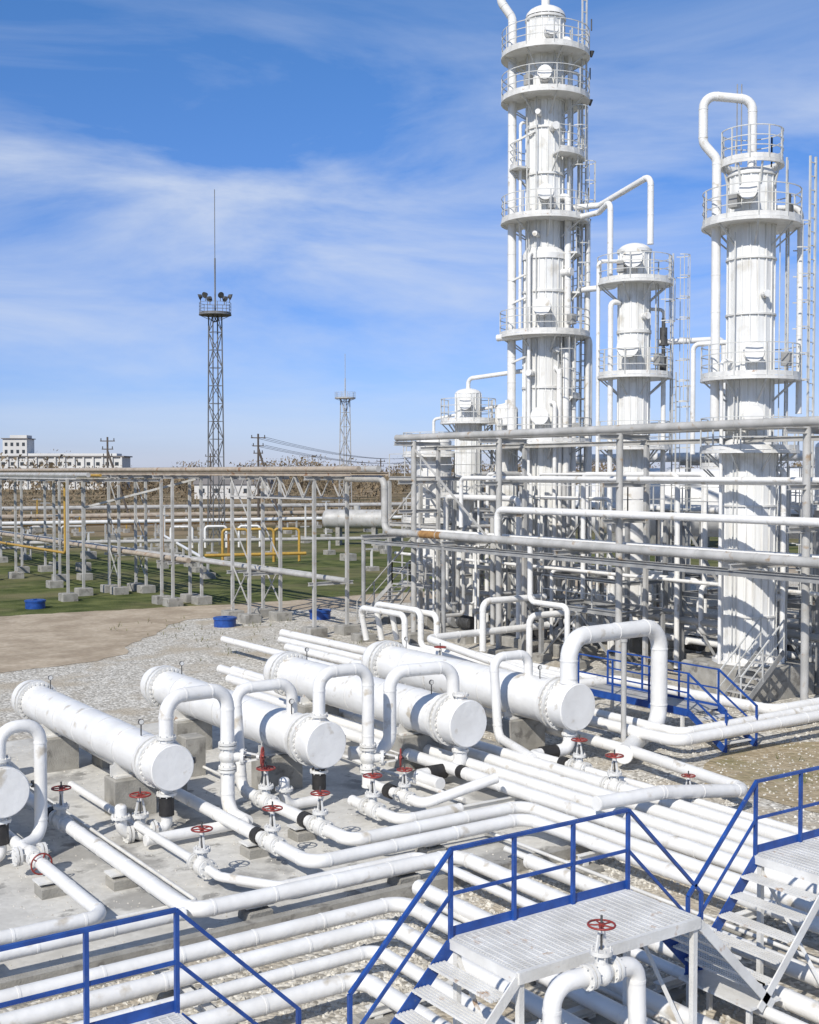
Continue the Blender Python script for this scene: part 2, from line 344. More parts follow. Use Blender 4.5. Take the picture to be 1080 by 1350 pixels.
for x,xe in ((6.4,5.5),(9.65,8.7),(13.15,12.3),(16.95,16.0),(20.35,19.4)):
    mb=MB()
    if x<16: mb.cyl((x,22.32,.945),(x,22.32,.50),.15,BLACK,16); mb.pipe([(x,22.32,.50),(x,22.32,.26),(xe,22.32,.26),(xe,22.32,.8)],.115); mb.flange((xe,22.32,.62),(0,0,1),.19,WHITE2); mb.dome((xe,22.32,.8),(0,0,1),.115,.08,WHITE)
    else: mb.pipe([(x,22.32,.95),(x,22.32,.42),(xe+.45,22.32,.42)],.16); mb.cyl((xe+.5,22.32,.42),(xe+.02,22.32,.42),.17,BLACK,16); mb.pipe([(xe+.02,22.32,.42),(xe-.3,22.32,.42),(xe-.3,21.4,.42)],.14)
    mb.obj('drain_pipe')
P('process_pipe',([(5.6,26,.5),(6.65,26,.5),(6.65,17.75,.5),(-6,17.75,.5)],.11))
P('process_pipe',([(7.8,30,.5),(7.8,17.15,.5),(12.95,17.15,.45),(12.95,2,.4)],.13))
P('process_pipe',([(10.5,31,.5),(10.5,18.1,.5),(15.35,18.1,.5),(15.35,3,.45)],.125))
P('process_pipe',([(11.05,21.6,.3),(8.9,21.6,.3)],.11))
P('process_pipe',([(-6,17.15,.5),(7.7,17.15,.5)],.10))
P('process_pipe',([(9.0,26,.42),(9.0,18.6,.42),(9.6,17.6,.42),(12.45,17.6,.42),(12.45,2,.4)],.08))
for i,(y,x) in enumerate(((15.85,10.85),(15.15,10.15),(14.45,9.45),(13.75,8.75))):
    P('header_pipe',([(-8,y,.42),(x,y,.42),(x,1.5,.42)],.12 if i!=2 else .095))
P('header_pipe',([(-8,13.1,.3),(6.5,13.1,.3),(6.5,12.4,.3)],.07))
for i,(x,y0) in enumerate(((16.55,27),(17.15,34),(17.8,36),(18.45,38),(19.0,21.4))):
    P('header_pipe',([(x,y0,.5),(x,2.5,.5)],.145 if i<4 else .09))
P('process_pipe',([(14.4,22.32,.45),(14.4,20.2,.45),(16.0,19.8,.85)],.11))
P('process_pipe',([(13.4,21.4,.42),(13.4,19.6,.42),(14.9,19.6,.42)],.11))
P('process_pipe',([(21.2,27,.55),(21.2,21,.5),(20.6,17.0,.5),(18.0,17.0,.85),(16.2,17.0,.9)],.14))
P('process_pipe',([(22.2,40,.7),(22.2,20.5,.7),(34,20.5,.7)],.15),([(23.0,42,.7),(23.0,21.1,.7),(34,21.1,.7)],.13))
P('process_pipe',([(21.5,44,.6),(21.5,33,.6),(18.45,31.5,.6),(18.45,37,.6)],.13))
P('process_pipe',([(24.2,44,.65),(24.2,28,.65),(27.5,28,.65),(27.5,21.8,.65),(36,21.8,.65)],.16))
P('tracing_pipe',([(8.3,29,.32),(8.3,18,.32),(-5,18.2,.32)],.035,WHITE2,8),([(12.3,29,.3),(12.3,18.6,.3),(14.6,18.5,.3),(14.6,4,.3)],.035,WHITE2,8),([(15.6,30,.3),(15.6,20.4,.3)],.05,WHITE2,8))
P('tracing_pipe',([(11.4,15.5,.3),(11.4,2,.3)],.05,WHITE2,8),([(14.2,17.3,.3),(14.2,3,.3)],.06,WHITE2,8),([(19.4,20,.3),(19.4,3,.3)],.05,WHITE2,8))
def sleeper(x0,x1,y,z):
    mb=MB()
    mb.ibeam((x0,y,z-.06),(x1,y,z-.06),.12,.12,WHITE2)
    for x in (x0+.15,x1-.15): mb.bar((x,y,0),(x,y,z-.13),.12,.12,WHITE2); mb.block(x,y,-.05,.5,.5,.17,CONC)
    mb.obj('pipe_support')
for y in (13.2,11.6,8.2): sleeper(8.5,11.1,y,.28); sleeper(12.2,13.3,y,.26)
for y in (20,16.2,12.6,9.2): sleeper(15.0,19.3,y,.32)
for x in (0.5,3.6,6.8):
    mb=MB(); mb.ibeam((x,13.5,.22),(x,16.15,.22),.12,.12,WHITE2)
    for y in (13.9,15.6): mb.block(x,y,-.05,.5,.5,.2,CONC)
    mb.obj('pipe_support')
for x,y in ((2.0,17.45),(4.6,17.45),(9.0,17.3),(11.9,17.3),(13.2,18.3),(7.8,20),(10.5,20.2),(11.75,20.6),(6.65,20.3)):
    mb=MB(); mb.block(x,y,.09,.42,.42,.2,CONC); mb.bar((x,y,.28),(x,y,.36),.16,.16,WHITE2); mb.bar((x-.25,y,.355),(x+.25,y,.355),.35,.03,WHITE2); mb.obj('pipe_support')
for x,y,w in ((10.9,28.6,.7),(12.1,26.5,.5),(14.9,27,.6),(8.0,28.6,.5),(11.0,25.2,.55)):
    mb=MB(); mb.block(x,y,.09,w,w,.95,CONC); mb.obj('concrete_pedestal')
# ------------------------------------------------------------------ valves
def valve_mesh(s):
    mb=MB(); X=V((1,0,0)); Z=V((0,0,1)); B=WHITE2
    mb.sweepdome((-.2*s,0,0),X,[(0,.10*s),(.06*s,.12*s),(.14*s,.17*s),(.2*s,.19*s),(.26*s,.17*s),(.34*s,.12*s),(.4*s,.10*s)],B,16)
    for q in (-.21,.21): mb.flange((q*s,0,0),X,.19*s,B,.05*s,8)
    for q in (-.28,.28): mb.flange((q*s,0,0),X,.19*s,B,.05*s,8)
    mb.cyl((0,0,.1*s),(0,0,.3*s),.11*s,B,14,.085*s); mb.flange((0,0,.32*s),Z,.17*s,B,.06*s,8)
    for q in (-1,1): mb.bar((.10*s*q,0,.34*s),(.045*s*q,0,.62*s),.035*s,.03*s,B)
    mb.cyl((0,0,.60*s),(0,0,.66*s),.05*s,B,10); mb.cyl((0,0,.3*s),(0,0,.86*s),.018*s,DARK,8)
    c=(0,0,.72*s); mb.torus(c,Z,.2*s,.017*s,RED,24,7); mb.cyl((0,0,.69*s),(0,0,.75*s),.045*s,RED,10)
    for k in range(5):
        a=k*2*math.pi/5; mb.cyl((0,0,.72*s),(.2*s*math.cos(a),.2*s*math.sin(a),.72*s),.013*s,RED,6)
    return mb
VM={}
def valve(x,y,z,s=1,axis='y',stem='up'):
    k=s
    if k not in VM:
        o=valve_mesh(s).obj('gate_valve'); VM[k]=o.data
    else:
        o=bpy.data.objects.new('gate_valve',VM[k]); sc.collection.objects.link(o)
    o.location=(x,y,z)
    ax={'x':V((1,0,0)),'y':V((0,1,0)),'z':V((0,0,1))}[axis]
    st={'up':V((0,0,1)),'-y':V((0,-1,0)),'+x':V((1,0,0)),'-x':V((-1,0,0)),'d':V((.8,-.6,0))}[stem]
    yv=st.cross(ax).normalized(); ax=yv.cross(st)
    M=Matrix((ax,yv,st)).transposed(); o.rotation_euler=M.to_euler()
for a in ((7.8,23.1,.5,.9,'y','up'),(9.1,22.32,.27,1.0,'x','up'),(6.65,21.4,.5,.9,'y','-y'),(11.05,22.45,1.45,1.0,'z','d'),
          (11.75,22.1,.5,.95,'y','up'),(10.5,19.5,.5,.9,'y','up'),(9.0,19.3,.42,.9,'y','up'),(11.75,19.9,.5,.9,'y','up'),
          (13.4,20.6,.42,.95,'y','up'),(14.4,22.32,1.0,1.0,'z','d'),(19.0,20.5,.5,.9,'y','up'),(18.45,18.8,.5,.95,'y','up'),(19.0,17.2,.5,.7,'y','up'),
          (14.4,20.9,.45,.8,'y','up'),(5.9,22.32,.27,1,'x','up'),(4.0,17.75,.5,.8,'x','up'),(24.2,33,.65,1,'y','up'),(22.2,30,.7,1,'y','up')):
    valve(*a)
mb=MB()
for x,y,z in ((7.8,23.5,.5),(10.5,19.95,.5),(11.75,20.35,.5),(16.55,21.6,.5),(19,20.9,.5),(14.4,21.35,.45)): mb.cyl((x,y,z),(x,y+.2,z),.155,BLACK,14)
mb.obj('insulating_joint')
mb=MB(); mb.pipe([(8.3,9.35,.4),(8.3,9.35,1.98),(8.8,9.3,1.98)],.10); mb.pipe([(9.1,9.27,1.98),(9.42,9.25,1.98),(9.42,9.2,.4)],.10)
mb.flange((8.3,9.35,1.45),(0,0,1),.17,WHITE2); mb.flange((8.3,9.35,1.52),(0,0,1),.17,WHITE2); mb.obj('bypass_pipe')
valve(8.93,9.28,1.98,.72,'x','up')
for x,y in ((11.5,8.5),(12.45,8.0),(12.95,8.6),(13.9,8.8)):
    mb=MB(); mb.cyl((x,y,.4),(x,y-5,.4),.16,BROWN,16); mb.flange((x,y+.1,.4),(0,1,0),.22,WHITE2); mb.flange((x,y+.2,.4),(0,1,0),.22,WHITE2)
    if x in (11.5,13.9): mb.pipe([(x,y+.2,.4),(x,16.3,.4)],.125)
    mb.obj('wrapped_pipe')
# ------------------------------------------------------------------ crossovers
def stair(mb,xt,zt,xb,zb,y0,y1,rail=True):
    n=max(2,round((zt-zb)/.22)); 
    for k in range(1,n):
        f=k/n; x=xt+(xb-xt)*f; z=zt+(zb-zt)*f
        for q in range(5): 
            xx=x+(q-2)*.05; mb.bar((xx,y0+.03,z),(xx,y1-.03,z),.030,.03,WHITE2)
        for q in range(5):
            yy=y0+.1+(y1-y0-.2)*q/4; mb.bar((x-.12,yy,z-.002),(x+.12,yy,z-.002),.012,.03,WHITE2)
    mb.bar((xt,y1,zt-.06),(xb,y1,zb-.06),.02,.17,BLUE); mb.bar((xt,y0,zt-.06),(xb,y0,zb-.06),.02,.12,WHITE2)
    if rail:
        H=V((0,0,1.05)); a=V((xt,y1,zt));b=V((xb,y1,zb))
        mb.bar(a+H,b+H,.05,.04,BLUE); mb.bar(a+H*.5,b+H*.5,.025,.04,BLUE); mb.bar(b-V((0,0,.1)),b+H,.045,.045,BLUE)
def crossover(xa,xb,z=1.9,y0=9.9,y1=11.1,ls=1,rs=1):
    mb=MB()
    y=y0+.04
    while y<y1-.02: mb.bar((xa+.03,y,z),(xb-.03,y,z),.030,.03,WHITE2); y+=.046
    x=xa+.08
    while x<xb: mb.bar((x,y0+.02,z+.003),(x,y1-.02,z+.003),.014,.032,WHITE2); x+=.1
    for yy in (y0,y1): mb.bar((xa,yy,z-.045),(xb,yy,z-.045),.05,.13,WHITE2)
    for xx in (xa,xb): mb.bar((xx,y0,z-.05),(xx,y1,z-.05),.05,.12,WHITE2)
    mb.bar((xa,y1+.035,z+.03),(xb,y1+.035,z+.03),.014,.2,BLUE)
    for xx in (xa+.06,xb-.06):
        for yy in (y0+.04,y1-.04): mb.bar((xx,yy,0),(xx,yy,z-.1),.07,.07,WHITE2); mb.block(xx,yy,-.02,.25,.25,.06,WHITE2,.01)
        mb.bar((xx,y0+.05,.3),(xx,y1-.05,z-.2),.045,.03,WHITE2)
    mb.rail([(xa,y1+.01,z),(xb,y1+.01,z)],1.05,BLUE,1.0,.05)
    if ls: stair(mb,xa,z,xa-1.38,.55,y0,y1)
    if rs: stair(mb,xb,z,xb+1.38,.55,y0,y1)
    mb.obj('crossover_platform')
crossover(1.2,4.9,ls=0); crossover(8.3,11.15); crossover(13.65,19.6)
for xa,xb in ((6.0,7.2),(12.1,12.7)):
    mb=MB(); mb.bar((xa,10.5,.53),(xb,10.5,.53),1.2,.03,WHITE2)
    for x in (xa+.1,xb-.1):
        for y in (10,11): mb.bar((x,y,0),(x,y,.51),.06,.06,WHITE2)
    mb.obj('step_landing')
mb=MB(); X0,X1,Y0,Y1,Z=24.6,25.8,22.3,26.6,.85
mb.bar(((X0+X1)/2,Y0,Z),((X0+X1)/2,Y1,Z),X1-X0,.05,LGREY)
for x in (X0,X1): mb.bar((x-.01*(x==X0),Y0,Z-.01),(x-.01*(x==X0),Y1,Z-.01),.03,.2,BLUE); mb.rail([(x,Y0,Z),(x,Y1,Z)],1.05,BLUE,1.4,.05)
for x in (X0,X1):
    mb.bar((x,Y0,Z),(x,Y0-1.3,.05),.03,.17,BLUE)
    mb.bar((x,Y0,Z+1.05),(x,Y0-1.3,1.1),.05,.045,BLUE); mb.bar((x,Y0,Z+.5),(x,Y0-1.3,.58),.03,.045,BLUE); mb.bar((x,Y0-1.3,0),(x,Y0-1.3,1.12),.05,.05,BLUE)
    for y in (Y0+.2,Y1-.2): mb.bar((x,y,0),(x,y,Z-.12),.08,.08,WHITE2)
for k in range(1,5): mb.bar((X0,Y0-.26*k,Z-.17*k),(X1,Y0-.26*k,Z-.17*k),.22,.03,WHITE2)
mb.obj('access_platform')
# ------------------------------------------------------------------ pipe rack (near part)
mb=MB()
for y in (16.0,22.6,30.3,36.9,42.7):
    mb.cyl((29.9,y,0),(29.9,y,8.62),.12,LGREY,14); mb.block(29.9,y,-.1,1.1,1.1,.5,CONC)
    if y in (36.9,42.7): mb.cyl((28.1,y+1.2,0),(28.1,y+1.2,4.4),.09,GREY,12); mb.block(28.1,y+1.2,-.1,.8,.8,.45,CONC)
    mb.ibeam((28.0,y+1.2,4.5),(31.2,y+1.2,4.5),.16,.18,LGREY)
    mb.ibeam((28.9,y,8.5),(31.3,y,8.5),.16,.18,LGREY); mb.ibeam((29.1,y,5.6),(31.1,y,5.6),.14,.16,LGREY); mb.ibeam((29.1,y,6.85),(31.1,y,6.85),.14,.16,LGREY)
    mb.bar((31.2,y,0),(31.2,y,8.4),.14,.14,LGREY)
mb.ibeam((28.1,20,4.32),(28.1,44,4.32),.12,.16,GREY); mb.ibeam((31.2,14,8.32),(31.2,44,8.32),.14,.16,LGREY)
mb.ibeam((29.9,14,4.2),(29.9,44,4.2),.14,.16,LGREY)
for y0,y1 in ((36.9,42.7),): mb.bar((29.9,y0,4.2),(29.9,y1,8.3),.07,.07,LGREY)
mb.obj('pipe_rack')
P('rack_pipe',([(29.9,12,8.78),(29.9,44,8.78)],.14,LGREY))
P('rack_pipe',([(31.0,12,8.72),(31.0,41,8.72),(33.5,41,8.72)],.1,LGREY),([(30.4,12,7.05),(30.4,40,7.05),(30.4,40,5)],.09))
P('rack_pipe',([(29.5,12,5.85),(29.5,36.5,5.85),(29.5,36.5,4.8)],.13),([(30.2,12,5.8),(30.2,37.5,5.8),(32,37.5,5.8)],.11))
P('rack_pipe',([(30.6,12,6.98),(30.6,38,6.98)],.1))
mb=MB(); mb.pipe([(28.6,12,4.76),(28.6,43,4.76),(28.6,43,7.0),(28.6,46,7.0)],.15,LGREY); mb.cyl((28.6,38.9,4.76),(28.6,40.4,4.76),.154,RUST,14); mb.obj('rack_pipe')
P('rack_pipe',([(29.2,12,4.72),(29.2,43.5,4.72)],.12,LGREY),([(30.5,12,4.72),(30.5,43.5,4.72)],.12),([(31.0,12,4.70),(31.0,39,4.70)],.09))
# ------------------------------------------------------------------ pipe rack (far part)
mb=MB()
for y in (46.2,52.4,54.2,61.4,62.9,69.2,70.8,79.8,88,99,112):
    for x in (27.0,28.7):
        mb.bar((x,y,0),(x,y,7.0),.14,.14,LGREY); mb.block(x,y,-.1,.85,.85,.55,CONC)
    mb.ibeam((26.5,y,7.02),(29.2,y,7.02),.15,.18,LGREY); mb.ibeam((26.7,y,2.35),(29.0,y,2.35),.12,.15,LGREY)
for y0,y1 in ((52.4,54.2),(69.2,70.8)):
    for x in (27.0,28.7):
        for z0 in (.8,2.9,5.0): mb.bar((x,y0,z0),(x,y1,z0+1.9),.05,.05,LGREY)
        mb.bar((x,y1,.8),(x,y0,2.7),.05,.05,LGREY)
for x in (26.9,28.8):
    mb.ibeam((x,43,7.2),(x,125,7.2),.13,.16,TAN)
    mb.bar((x,46.2,6.1),(x,54.2,6.1),.07,.07,LGREY)
    n=10
    for k in range(n):
        a=46.2+8.0*k/n; b=46.2+8.0*(k+1)/n
        mb.bar((x,a,6.1 if k%2 else 7.1),(x,b,7.1 if k%2 else 6.1),.05,.05,LGREY)
mb.obj('pipe_rack')
mb=MB()
for x,y in ((23.2,67.2),(25.0,69.7),(25.2,75.5),(23.4,83),(25.2,83.5),(25.2,92.4),(23.4,103)):
    mb.bar((x,y,0),(x,y,6.9),.14,.14,LGREY); mb.block(x,y,-.1,.85,.85,.55,CONC)
for x in (23.3,25.1): mb.ibeam((x,66,6.95),(x,120,6.95),.13,.16,LGREY)
for y in (67.5,75.2,83.2,92.2,103): mb.ibeam((22.8,y,6.8),(29,y,6.8),.13,.16,LGREY)
mb.bar((25.1,69.7,5.2),(28.7,62,6.9),.12,.12,LGREY)
mb.obj('pipe_rack')
P('rack_pipe',([(27.3,43,7.42),(27.3,125,7.42)],.12,TAN),([(28.3,43,7.42),(28.3,125,7.42)],.14,LGREY))
P('rack_pipe',([(27.3,60,2.55),(27.3,125,2.55)],.14,TAN),([(27.9,45,2.55),(27.9,125,2.55)],.12,LGREY),([(28.5,49,2.52),(28.5,125,2.52)],.1,LGREY))
P('rack_pipe',([(24,66,7.12),(24,120,7.12)],.13,LGREY),([(24.7,66,7.1),(24.7,72,7.1),(24.7,72,2.4),(24.7,90,2.4)],.08,YEL))
def manifold(x,y,n,dx,dy,h,m):
    mb=MB()
    for k in range(n):
        a,b=x+dx*k,y+dy*k; mb.pipe([(a,b,.2),(a,b,h),(a+1.8,b-.8,h),(a+1.8,b-.8,.2)],.11,m,10,.3,0)
    mb.pipe([(x-2,y-1,.9),(x+dx*n,y+dy*n-1,.9)],.13,m,10,.3,0); mb.obj('gas_manifold')
manifold(42,86,3,1.9,-.7,2.8,YEL); manifold(46,105,3,3,-1,2.2,WHITE); manifold(30,104,3,2.5,-.5,2.6,LGREY)
for (x0,y0,x1,y1,z,m,r) in ((12,108,60,90,1.4,LGREY,.16),(36,76,48,112,1.2,WHITE,.12),(0,128,80,112,2.2,WHITE,.2),(0,140,90,122,1.6,RUST,.25),(10,150,120,128,2,TAN,.3),(20,165,140,140,2.5,LGREY,.3)):
    mb=MB(); mb.pipe([(x0,y0,z),(x1,y1,z)],r,m,10,bands=0); n=int(math.hypot(x1-x0,y1-y0)/5)
    for k in range(n+1):
        f=k/n; a,b=x0+(x1-x0)*f,y0+(y1-y0)*f; mb.block(a,b,-.1,.8,.8,.5,CONC); mb.bar((a,b,.3),(a,b,z-r-.002),.14,.14,LGREY)
    mb.obj('field_pipeline')
for k in range(44):
    x=random.uniform(6,70);y=random.uniform(74,150)
    if abs(x-26)<4: continue
    mb=MB(); s=random.uniform(.6,1.1); mb.block(x,y,-.1,s,s,random.uniform(.4,.8),CONC,.04)
    h=random.choice((0,0,1.6,2.2,4)); 
    if h: mb.bar((x,y,.3),(x,y,h),.13,.13,random.choice((LGREY,YEL,WHITE2,RUST))); mb.bar((x-.5,y,h),(x+.5,y,h),.12,.12,LGREY)
    mb.obj('pipe_stanchion')
for x,y in ((25.4,51.8),(20.5,64.6),(30.6,51.8)):
    mb=MB(); mb.lathe((x,y,0),(0,0,1),[(0,.52),(.36,.52),(.36,.56),(.44,.56),(.46,.5),(.46,.001)],BLUE,28); mb.cyl((x-.1,y,.48),(x+.1,y,.48),.03,BLUE,6); mb.obj('well_cover')
def htank(x,y,z,r,L,ang,m=WHITE):
    mb=MB(); d=V((math.cos(R(ang)),math.sin(R(ang)),0)); p=V((x,y,z))-d*L/2
    mb.lathe(p,d,[(0,r),(L,r)],m,28); mb.dome(p+d*L,d,r,r*.5,m,28); mb.dome(p,-d,r,r*.5,m,28)
    for f in (.2,.8):
        q=p+d*L*f; mb.block(q.x,q.y,-.05,1.6*r,.4,z-r*.8,CONC,.02,R(ang)+math.pi/2); mb.lathe(q-d*.05,d,[(0,r),(0,r*1.03),(.1,r*1.03),(.1,r)],m,28)
    q=p+d*L*.5; mb.cyl(q+V((0,0,r*.9)),q+V((0,0,r+.4)),.3,m,14); mb.obj('storage_tank')
htank(64.5,102.0,2.6,.95,6.0,-42,LGREY); htank(88,84,4.5,1.7,16,-20); htank(88,78,4.5,1.7,16,-20); htank(53,44,5.6,1.9,14,-60); htank(48,27,5.3,1.7,12,-80); htank(60,62,4.5,1.5,12,-50)
# ------------------------------------------------------------------ columns
L_,F_,R_=145,235,325
def nozzle(mb,cx,cy,z,ang,r0,L,r):
    d=V((math.cos(R(ang)),math.sin(R(ang)),0)); p=V((cx,cy,z))+d*(r0-.05); mb.cyl(p,p+d*L,r,WHITE,18); mb.flange(p+d*(L-.08),d,r*1.25,WHITE2,.1,12); mb.cyl(p+d*L,p+d*(L+.08),r*1.15,WHITE,18)
def jbox(mb,cx,cy,r,ang,z,m=None):
    p=pol(cx,cy,r,ang,z); mb.block(p.x,p.y,z,.3,.3,.45,m or GREY,.02,R(ang))
cx,cy=35.7,40.9; mb=MB()
mb.block(cx,cy,-.1,3,3,1.0,CONC); mb.lathe((cx,cy,.88),(0,0,1),[(0,1.25),(.1,1.25),(.1,.95),(.3,.93),(3,.93)],WHITE,32)
mb.ribbed(cx,cy,3.8,16.6,.93,CLAD,20,.04); mb.lathe((cx,cy,16.6),(0,0,1),[(0,.99),(.25,.99),(.5,.84)],WHITE,32)
mb.ribbed(cx,cy,17.1,27.2,.82,CLAD,18,.04)
for z in (6.2,8.6,11,13.3,15.2,18.3,20.3,22.3,23.5,25.5,27.1): mb.lathe((cx,cy,z-.05),(0,0,1),[(0,.8),(0,(1.0 if z<16.6 else .9)),(.1,(1.0 if z<16.6 else .9)),(.1,.8)],WHITE2,32)
mb.dome((cx,cy,27.2),(0,0,1),.88,.5,WHITE,28)
for z,ro,a0,a1 in ((25.5,1.95,60,420),(23.6,1.95,100,400),(21.1,1.75,250,400),(20.6,1.6,60,180),(18.3,1.95,90,395),(16.9,1.6,290,420),(15.2,1.6,300,410),(13.3,2.0,100,400),(10.6,1.6,280,400),(8.6,2.1,90,400)):
    mb.ringplat(cx,cy,z,.95 if z<16.6 else .86,ro,a0,a1,WHITE2)
for z,a,l,r in ((14.4,225,.75,.33),(19.3,230,.7,.3),(22.2,250,.4,.15),(24.4,228,.6,.26),(26.3,240,.5,.25),(9.7,222,.7,.33),(16,285,.5,.15),(11.6,200,.5,.12),(17.6,210,.4,.1),(22.8,215,.4,.1),(12.6,255,.4,.1)): nozzle(mb,cx,cy,z,a,.9,l,r)
for a,z0,z1,rr in ((315,13.4,18.5,1.25),(300,18.4,23.7,1.2),(330,23.6,26.8,1.15),(340,5.8,13.5,1.4),(322,17.0,21.2,1.5),(262,23.7,25.6,1.05),(268,8.7,13.4,1.2)):
    p=pol(cx,cy,rr,a,0); mb.ladder(p.x,p.y,z0,z1,a,WHITE2)
p=pol(cx,cy,1.62,325,0)
for q in (0,.25): mb.bar((p.x+q,p.y,2),(p.x+q,p.y,29),.06,.06,PALE)
z=2
while z<29: mb.bar((p.x,p.y,z),(p.x+.25,p.y,z),.03,.03,PALE); z+=.5
for z in (22.0,16,15,12.4): a=pol(cx,cy,1.5,150,z-.3); b=pol(cx,cy,.9,200,z+.1); mb.bar(a,b,.08,.08,WHITE2)
for z,a in ((23.6,330),(25.6,320),(18.4,335)):
    p=pol(cx,cy,2.0,a,z+1); mb.cyl(p,p+V((0,0,.5)),.03,DARK,6); mb.cyl(p+V((0,0,-.9)),p+V((0,0,-1.15)),.14,DARK,10,.04)
for a,z in ((240,18.4),(280,13.5),(200,23.7),(300,8.8)): jbox(mb,cx,cy,1.5,a,z+.2)
for k,a in enumerate((180,188,208,300,308)): p=pol(cx,cy,1.04,a,0); mb.cyl((p.x,p.y,1),(p.x,p.y,(26,19,24,21,26)[k]),.028,PALE,6)
mb.obj('distillation_column')
a=pol(cx,cy,1.45,L_,0);b=pol(cx,cy,1.95,L_,0)
P('overhead_pipe',([(a.x,a.y,9.0),(a.x,a.y,27.2),(b.x,b.y,27.9),(b.x,b.y,30.2),(cx,cy,30.2),(cx,cy,27.5)],.19))
def vert(ang,r,z0,z1,rad,zin=None):
    p=pol(cx,cy,r,ang,0); pts=[(p.x,p.y,z0),(p.x,p.y,z1)]
    if zin: q=pol(cx,cy,.7,ang,0); pts.append((q.x,q.y,z1))
    return (pts,rad)
P('riser_pipe',vert(290,1.15,1,19.3,.15,1)); P('riser_pipe',vert(262,1.2,1,11.8,.12,1)); P('riser_pipe',vert(300,1.35,1,13.6,.12,1)); P('riser_pipe',vert(305,1.1,13.8,26.2,.1,1))
P('riser_pipe',vert(248,1.4,1,10.3,.09,1)); P('riser_pipe',vert(322,1.9,1,18.6,.11,1)); P('riser_pipe',vert(275,1.3,1,12.6,.15,1)); P('riser_pipe',vert(195,1.2,1,16.8,.08,1))
P('riser_pipe',vert(160,1.15,13.6,22.6,.07,1)); P('riser_pipe',vert(335,1.55,14,24.9,.07,1))
a=pol(cx,cy,2.1,150,13.2); b=pol(cx,cy,1.5,235,13.3); c=pol(cx,cy,2.0,328,13.35)
P('riser_pipe',([tuple(a),tuple(b),tuple(c),(c.x,c.y,2)],.15))
mx,my=36.1,35.8
P('transfer_pipe',([(36.6,40.0,18.9),(37.2,39.0,18.9),(36.6,35.4,19.4),(36.6,35.4,16.6)],.13),([(36.2,39.4,18.3),(36.2,38,18.3),(35.7,36.8,18.5),(35.7,36.8,15)],.12))
P('transfer_pipe',([(36.8,40,15.3),(37.3,38.3,15.3),(36.6,37.1,15.3),(36.6,37.1,2)],.13))
cx,cy=mx,my; mb=MB()
mb.block(cx,cy,-.1,2.4,2.4,1.0,CONC); mb.lathe((cx,cy,.88),(0,0,1),[(0,.95),(.1,.95),(.1,.7),(6.4,.7)],WHITE,32)
mb.ribbed(cx,cy,7.28,16.3,.64,CLAD,15,.035)
for z in (9,11.2,13,15,16.3): mb.lathe((cx,cy,z-.05),(0,0,1),[(0,.6),(0,.71),(.12,.71),(.12,.6)],WHITE2,28)
mb.dome((cx,cy,16.3),(0,0,1),.67,.35,WHITE,28)
for z,ro,a0,a1 in ((15.0,1.55,110,400),(11.2,1.55,100,410),(8.3,1.5,120,380)): mb.ringplat(cx,cy,z,.68,ro,a0,a1,WHITE2)
for z,a,l,r in ((15.85,222,.7,.34),(12.3,215,.75,.38),(8.6,228,.6,.3),(13.6,260,.3,.12)): nozzle(mb,cx,cy,z,a,.64,l,r)
for a,z0,z1,rr in ((325,8,16.2,1.55),(335,1,11.4,1.75),(300,11.2,15.1,.95)):
    p=pol(cx,cy,rr,a,0); mb.ladder(p.x,p.y,z0,z1,a,WHITE2)
for a,z in ((280,11.4),(200,15.1)): jbox(mb,cx,cy,1.2,a,z+.2)
mb.obj('distillation_column')
P('riser_pipe',vert(320,1.2,1,11.9,.1,1),); P('riser_pipe',vert(170,1.15,1,14.2,.11,1)); P('riser_pipe',vert(150,1.5,1,15.9,.08,1)); P('riser_pipe',vert(345,1.4,1,14,.07,1))
mb=MB()
p=pol(cx,cy,1.2,322,0)
for z in (11.3,12.5): mb.cyl((p.x,p.y,z),(p.x,p.y,z+.7),.16,DARK,12); mb.cyl((p.x,p.y,z+.7),(p.x,p.y,z+1.1),.08,DARK,10); mb.flange((p.x,p.y,z),(0,0,1),.22,DARK)
mb.obj('relief_valve')
cx,cy=31.95,26.4; mb=MB()
mb.block(cx,cy,-.1,3.0,3.0,1.15,CONC,.05); mb.lathe((cx,cy,1.05),(0,0,1),[(0,1.15),(.08,1.15),(.08,.9),(.3,.88)],WHITE,40)
for k in range(16):
    p=pol(cx,cy,1.0,k*22.5,1.1); q=pol(cx,cy,.88,k*22.5,1.45); mb.bar(p,q,.03,.1,WHITE)
mb.ribbed(cx,cy,1.3,8.0,.87,CLAD,20,.032); mb.lathe((cx,cy,8.0),(0,0,1),[(0,.92),(.15,.92),(.4,.78)],WHITE,36)
mb.ribbed(cx,cy,8.35,16.9,.75,CLAD,18,.032)
for z in (2.6,4.4,6.2,10.4,12.4,14.2,15.3,16.9): mb.lathe((cx,cy,z-.03),(0,0,1),[(0,.7),(0,.93 if z<8 else .81),(.06,.93 if z<8 else .81),(.06,.7)],WHITE2,36)
mb.dome((cx,cy,16.9),(0,0,1),.80,.3,WHITE,28)
for z,ro,a0,a1 in ((17.3,1.02,0,360),(15.35,1.6,80,400),(10.35,1.6,90,400),(8.0,1.6,100,380)): mb.ringplat(cx,cy,z,.78,ro,a0,a1,WHITE2)
for z,a,l,r in ((16.2,215,.55,.25),(11.1,225,.5,.27),(9.1,225,.5,.27),(13,250,.2,.1),(3.2,300,.3,.1)): nozzle(mb,cx,cy,z,a,.8,l,r)
for a,z0,z1,rr in ((318,8.1,15.6,1.15),(305,15.3,17.4,1.1),(340,1,8.1,1.3)):
    p=pol(cx,cy,rr,a,0); mb.ladder(p.x,p.y,z0,z1,a,WHITE2)
p=pol(cx,cy,1.9,325,0)
